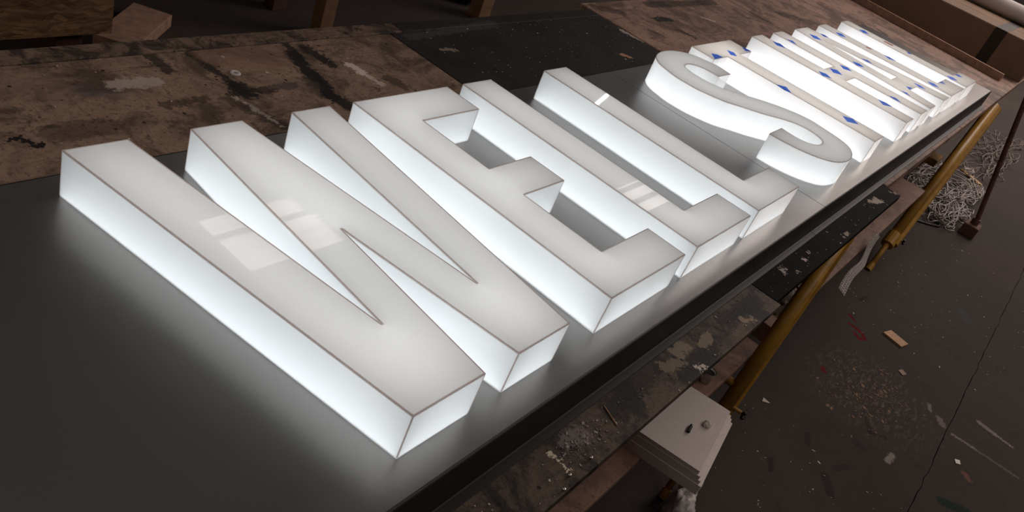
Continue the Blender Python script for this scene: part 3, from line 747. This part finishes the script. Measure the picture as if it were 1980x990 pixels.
# tangle of white strips and dark cables on the floor
def tangle(name, n, cx, cy, sx, sy, hz, r, seed, mat, steps=16):
    rnd = random.Random(seed); bm = bmesh.new()
    for _ in range(n):
        x = cx + rnd.gauss(0, 0.5) * sx; y = cy + rnd.gauss(0, 0.5) * sy; a = rnd.uniform(0, 2 * PI); zz = r + rnd.random() ** 1.5 * hz
        pts = []; da = rnd.uniform(-0.25, 0.25)
        st = 0.05 * rnd.uniform(0.7, 1.3)
        for k in range(steps):
            pts.append((x, y, max(r, zz + 0.012 * math.sin(k * 0.7 + a))))
            x += math.cos(a) * st; y += math.sin(a) * st * 0.55
            a += da + rnd.uniform(-0.18, 0.18)
            if abs(x - cx) > sx * 1.15 or abs(y - cy) > sy * 1.15: a += 1.0
            zz = max(r, zz + rnd.uniform(-0.012, 0.010))
        add_tube(bm, pts, r, 5, True, None, 0.6)
    o = obj(name, bm, mat, None, True)
    return o
tag(tangle('strip_tangle', 75, 5.25, -0.05, 0.42, 0.19, 0.10, 0.0042, 11, M['strip_white'], 22), 'loose heap of white plastic strips on the floor under the far bench', 'strips', None, 'stuff')
tag(tangle('strip_tangle', 40, 7.0, -0.15, 0.75, 0.12, 0.05, 0.0035, 14, M['grey_cloth'], 22), 'thin grey strips straggling away along the floor beyond the white heap', 'strips', None, 'stuff')
def loop_cable(pts, r, label, mat):
    sm = smooth_run([tuple(p) for p in pts], 6)
    o = obj('cable', tube([(x, y, r) for x, y in sm], r, 7), mat, None, True)
    return tag(o, label, 'cable')
loop_cable([(4.55, -0.06), (4.60, -0.13), (4.66, -0.19), (4.70, -0.215), (4.74, -0.205), (4.745, -0.17), (4.72, -0.14)], 0.006, 'black cable looped on the floor in front of the white strips', M['pipe_dark'])
loop_cable([(5.0, -0.335), (5.12, -0.36), (5.3, -0.365), (5.42, -0.35), (5.47, -0.335)], 0.006, 'black cable curled on the floor right of the white strips', M['pipe_dark'])
tag(crumple('dark_rag', (4.50, 0.06, 0.022), (0.09, 0.05, 0.04), 21, M['grey_cloth'], 0.5), 'small dark rag on the floor beside the cables', 'rag')
tag(obj('yellow_plank', box(4.33, 4.48, -0.02, 0.62, 0.3798, 0.42, 0.003), M['pipe_yellow']), 'yellow bar set across under the far bench', 'bar')
tag(crumple('plastic_sheet', (4.41, 0.10, 0.4405), (0.11, 0.07, 0.035), 31, M['grey_cloth'], 0.4), 'crumpled grey plastic sheet on the yellow bar', 'sheet')
tag(obj('orange_offcut', box(-0.10, 0.10, -0.025, 0.025, 0, 0.015, 0.002, Matrix.Translation((6.05, -0.16, 0.0)) @ Matrix.Rotation(0.9, 4, 'Z')), M['pipe_yellow']), 'orange strip of wood on the floor just past the heap of white strips', 'offcut')

# rusty stanchion
t = thing('stanchion', 'thin rusty steel stanchion on a square base, right of the far bench', 'stanchion', (4.866, -0.358, 0))
obj('base', box(-0.06, 0.055, -0.045, 0.045, 0, 0.075, 0.006), M['rust'], t)
obj('socket', tube([(0, 0, 0.0755), (0, 0, 0.11)], 0.024, 10), M['rust'], t)
obj('pole', tube([(0, 0, 0.11), (-0.09, 0.19, 0.86), (-0.13, 0.275, 1.20)], 0.0145, 12), M['rust'], t)

# things on the floor
v = [(3.015, -0.332), (3.078, -0.352), (3.056, -0.440), (2.995, -0.424)]
bm = bmesh.new()
lo = [bm.verts.new((x, y, 0.0004)) for x, y in v]; hi = [bm.verts.new((x, y, 0.009)) for x, y in v]
for i in range(4): bm.faces.new((lo[i], lo[(i + 1) % 4], hi[(i + 1) % 4], hi[i]))
bm.faces.new(lo[::-1]); bm.faces.new(hi)
tag(obj('wood_offcut', bm, M['offcut']), 'small pale wooden offcut lying on the open floor', 'offcut')
def scrap(pts, label, mat):
    bm = bmesh.new()
    lo = [bm.verts.new((x, y, 0.0004)) for x, y in pts]; hi = [bm.verts.new((x, y, 0.003)) for x, y in pts]
    n = len(pts)
    for i in range(n): bm.faces.new((lo[i], lo[(i + 1) % n], hi[(i + 1) % n], hi[i]))
    bm.faces.new(lo[::-1]); bm.faces.new(hi)
    return tag(obj('paper_scrap', bm, mat), label, 'scrap')
scrap([(2.46, -0.783), (2.475, -0.80), (2.452, -0.808), (2.44, -0.792)], 'small white scrap of paper on the floor beyond the joint', M['white_plastic'])
scrap([(2.80, -0.465), (2.83, -0.475), (2.815, -0.50), (2.785, -0.49)], 'reddish flake of wood on the floor in the middle of the aisle', M['shelf_board'])
scrap([(1.99, -0.16), (2.015, -0.155), (2.01, -0.185)], 'white flake on the floor beside the near trestle leg', M['chip'])
def chips(name, n, region, z, lo, hi, seed, mat, label, w=None):
    rnd = random.Random(seed); v = []; f = []
    for _ in range(n):
        x, y = region(rnd)
        a = rnd.uniform(0, PI); l = rnd.uniform(lo, hi) * (2.2 if rnd.random() < 0.15 else 1); b = l * rnd.uniform(0.25, 0.7); k = len(v); hh = rnd.uniform(0.0006, 0.002)
        ca, sa = math.cos(a), math.sin(a)
        q = [(-l, -b * 0.6), (l * 0.7, -b), (l, b * 0.5), (-l * 0.4, b)]
        v += [(x + ca * p - sa * r, y + sa * p + ca * r, z + 0.0002) for p, r in q] + [(x + ca * p * 0.9 - sa * r * 0.9, y + sa * p * 0.9 + ca * r * 0.9, z + hh) for p, r in q]
        f += [(k + 4, k + 5, k + 6, k + 7)] + [(k + i, k + (i + 1) % 4, k + 4 + (i + 1) % 4, k + 4 + i) for i in range(4)]
    return tag(pydata(name, v, f, mat), label, 'debris', None, 'stuff')
chips('floor_debris', 170, lambda r: (r.uniform(1.4, 2.0) if r.random() < 0.3 else r.uniform(3.0, 4.6), -0.10 - abs(r.gauss(0, 0.42))), 0.0, 0.0014, 0.004, 1, M['chip'], 'pale chips and crumbs scattered over the concrete aisle')
chips('floor_debris', 260, lambda r: (r.gauss(2.5, 0.14), r.gauss(-0.43, 0.07)), 0.0, 0.002, 0.006, 8, M['timber'], 'brown wood flakes on the scuffed patch of floor')
chips('bench_debris', 150, lambda r: (r.uniform(1.12, 2.1), r.uniform(0.68, 1.12) if r.random() < 0.8 else r.uniform(1.0, 1.12)), ZT, 0.0008, 0.0020, 2, M['chip'], 'white crumbs on the black board behind the letters')
chips('bench_debris', 60, lambda r: (r.uniform(0.05, 1.0), r.uniform(-0.138, -0.072)), ZT, 0.0006, 0.0014, 3, M['chip'], 'pale crumbs along the front strip of the brown board')
chips('bench_debris', 36, lambda r: (r.uniform(1.06, 2.1), r.uniform(-0.125, -0.072)), ZT, 0.0008, 0.0022, 6, M['chip'], 'pale crumbs along the front strip of the black board')
chips('bench_debris', 45, lambda r: (r.uniform(-0.1, 0.95), r.uniform(0.68, 1.07)), ZT, 0.0008, 0.002, 4, M['chip'], 'pale crumbs on the brown board behind the W and E')
chips('bench_debris', 40, lambda r: (r.uniform(2.2, 5.0), r.uniform(0.68, 1.12)), ZT, 0.0012, 0.003, 9, M['chip'], 'pale crumbs on the far brown boards')
# rusty flakes left by a tool, front strip
chips('bench_debris', 120, lambda r: (r.gauss(0.315, 0.03), r.gauss(-0.098, 0.010)), ZT, 0.0008, 0.0022, 12, M['chip_grey'], 'heap of grey swarf on the front strip near the camera')
tag(obj('washer', add_ring(bmesh.new(), (0.484, 0.975, ZT + 0.0017), 0.008, 0.0035, 16), M['white_plastic'], None, True), 'pale ring washer lying on the brown board behind the W', 'washer')
for i, (x, y) in enumerate(((0.245, -0.127), (0.217, -0.137), (0.300, -0.128))):
    o = obj('screw', lathe([(0.0012, 0), (0.0012, 0.004), (0.0032, 0.0042), (0.0028, 0.0055), (0.0005, 0.0058)], 10, (0, 0, 0)), M['steel'], None, True)
    o.location = (x, y, ZT + 0.0001)
    tag(o, ('bright screw head on the bench front strip, the middle one', 'bright screw head on the bench front strip, the nearest one', 'bright screw head on the bench front strip, the farthest one')[i], 'screw', 'screws on the front strip')
tag(obj('wire_offcut', tube([(0.4125, -0.0795, ZT + 0.0012), (0.403, -0.100, ZT + 0.0013), (0.396, -0.116, ZT + 0.0012)], 0.0009, 6), M['offcut']), 'thin straight wire offcut across the bench front strip', 'wire')

# ------------------------------------------------------------------ beyond the bench
t = thing('strand_board_crate', 'dark strand-board crate raised on bearers behind the bench', 'crate', (0, 0, 0))
obj('front_panel', box(-1.2, 1.08, 2.40, 2.418, 0.152, 1.3, 0.001), M['osb'], t)
for y in (2.418,): obj('side_panel', box(1.062, 1.08, 2.4185, 3.4, 0.152, 1.3, 0.001), M['osb'], t)
for x in (-1.1, -0.1, 0.90): obj('bearer', box(x, x + 0.1, 2.45, 3.4, 0, 0.152, 0.003), M['timber_dark'], t)
t = thing('timber_plank', 'short thick timber plank lying on the floor behind the bench', 'plank', (0, 0, 0))
pm = Matrix.Translation((1.437, 2.83, 0)) @ Matrix.Rotation(math.atan2(-0.21, -0.27), 4, 'Z')
obj('plank_body', box(0, 0.40, -0.005, 0.160, 0.0, 0.055, 0.003, pm), M['batten'], t)
t = thing('rear_table', 'timber table behind the bench, only its legs in view', 'table', (0, 0, 0))
obj('leg', box(2.150, 2.235, 2.80, 2.87, 0, 0.78, 0.003), M['timber_dark'], t)
obj('leg', box(2.195, 2.275, 2.50, 2.57, 0, 0.78, 0.003), M['timber'], t)
obj('table_top', box(2.05, 2.40, 2.44, 3.1, 0.78, 0.83, 0.003), M['timber'], t)
t = thing('timber_post', 'square brown timber post standing behind the black board', 'post', (3.545, 2.595, 0))
obj('post_body', box(-0.055, 0.055, -0.045, 0.045, 0.012, 2.2, 0.003), M['timber'], t)
obj('base_plate', box(-0.075, 0.075, -0.065, 0.065, 0, 0.012, 0.002), M['timber_dark'], t)
t = thing('machine_base', 'low grey wheeled machine base standing on the floor behind the black board', 'machine', (3.95, 2.95, 0))
mm = Matrix.Rotation(-0.88, 4, 'Z')
obj('skirt', box(-0.34, 0.13, -0.06, 0.5, 0.105, 0.42, 0.03, mm), M['machine'], t)
obj('trim', box(-0.335, 0.125, -0.063, 0.49, 0.085, 0.135, 0.010, mm), M['machine_dark'], t)
for x in (-0.30, 0.03):
    w_ = obj('wheel', tube([mm @ Vector((x, 0.30, 0.06)), mm @ Vector((x + 0.05, 0.30, 0.06))], 0.06, 20), M['rubber'], t)
t = thing('tyre', 'black tyre leaning on the floor beside the table leg', 'tyre', (3.62, 2.82, 0))
bm = bmesh.new(); add_ring(bm, (0, 0, 0), 0.15, 0.055, 28, 10)
for v_ in bm.verts: v_.co = Matrix.Translation((0, 0, 0.203)) @ Matrix.Rotation(-0.7, 4, 'Z') @ Matrix.Rotation(PI / 2 - 0.2, 4, 'X') @ v_.co
obj('tread', bm, M['rubber'], t, True)
tag(obj('timber_offcut', box(-0.02, 0.02, -0.25, 0.25, 0, 0.045, 0.002, Matrix.Translation((3.45, 3.05, 0.0)) @ Matrix.Rotation(0.9, 4, 'Z')), M['batten']), 'pale timber offcut on the floor left of the tyre', 'offcut')
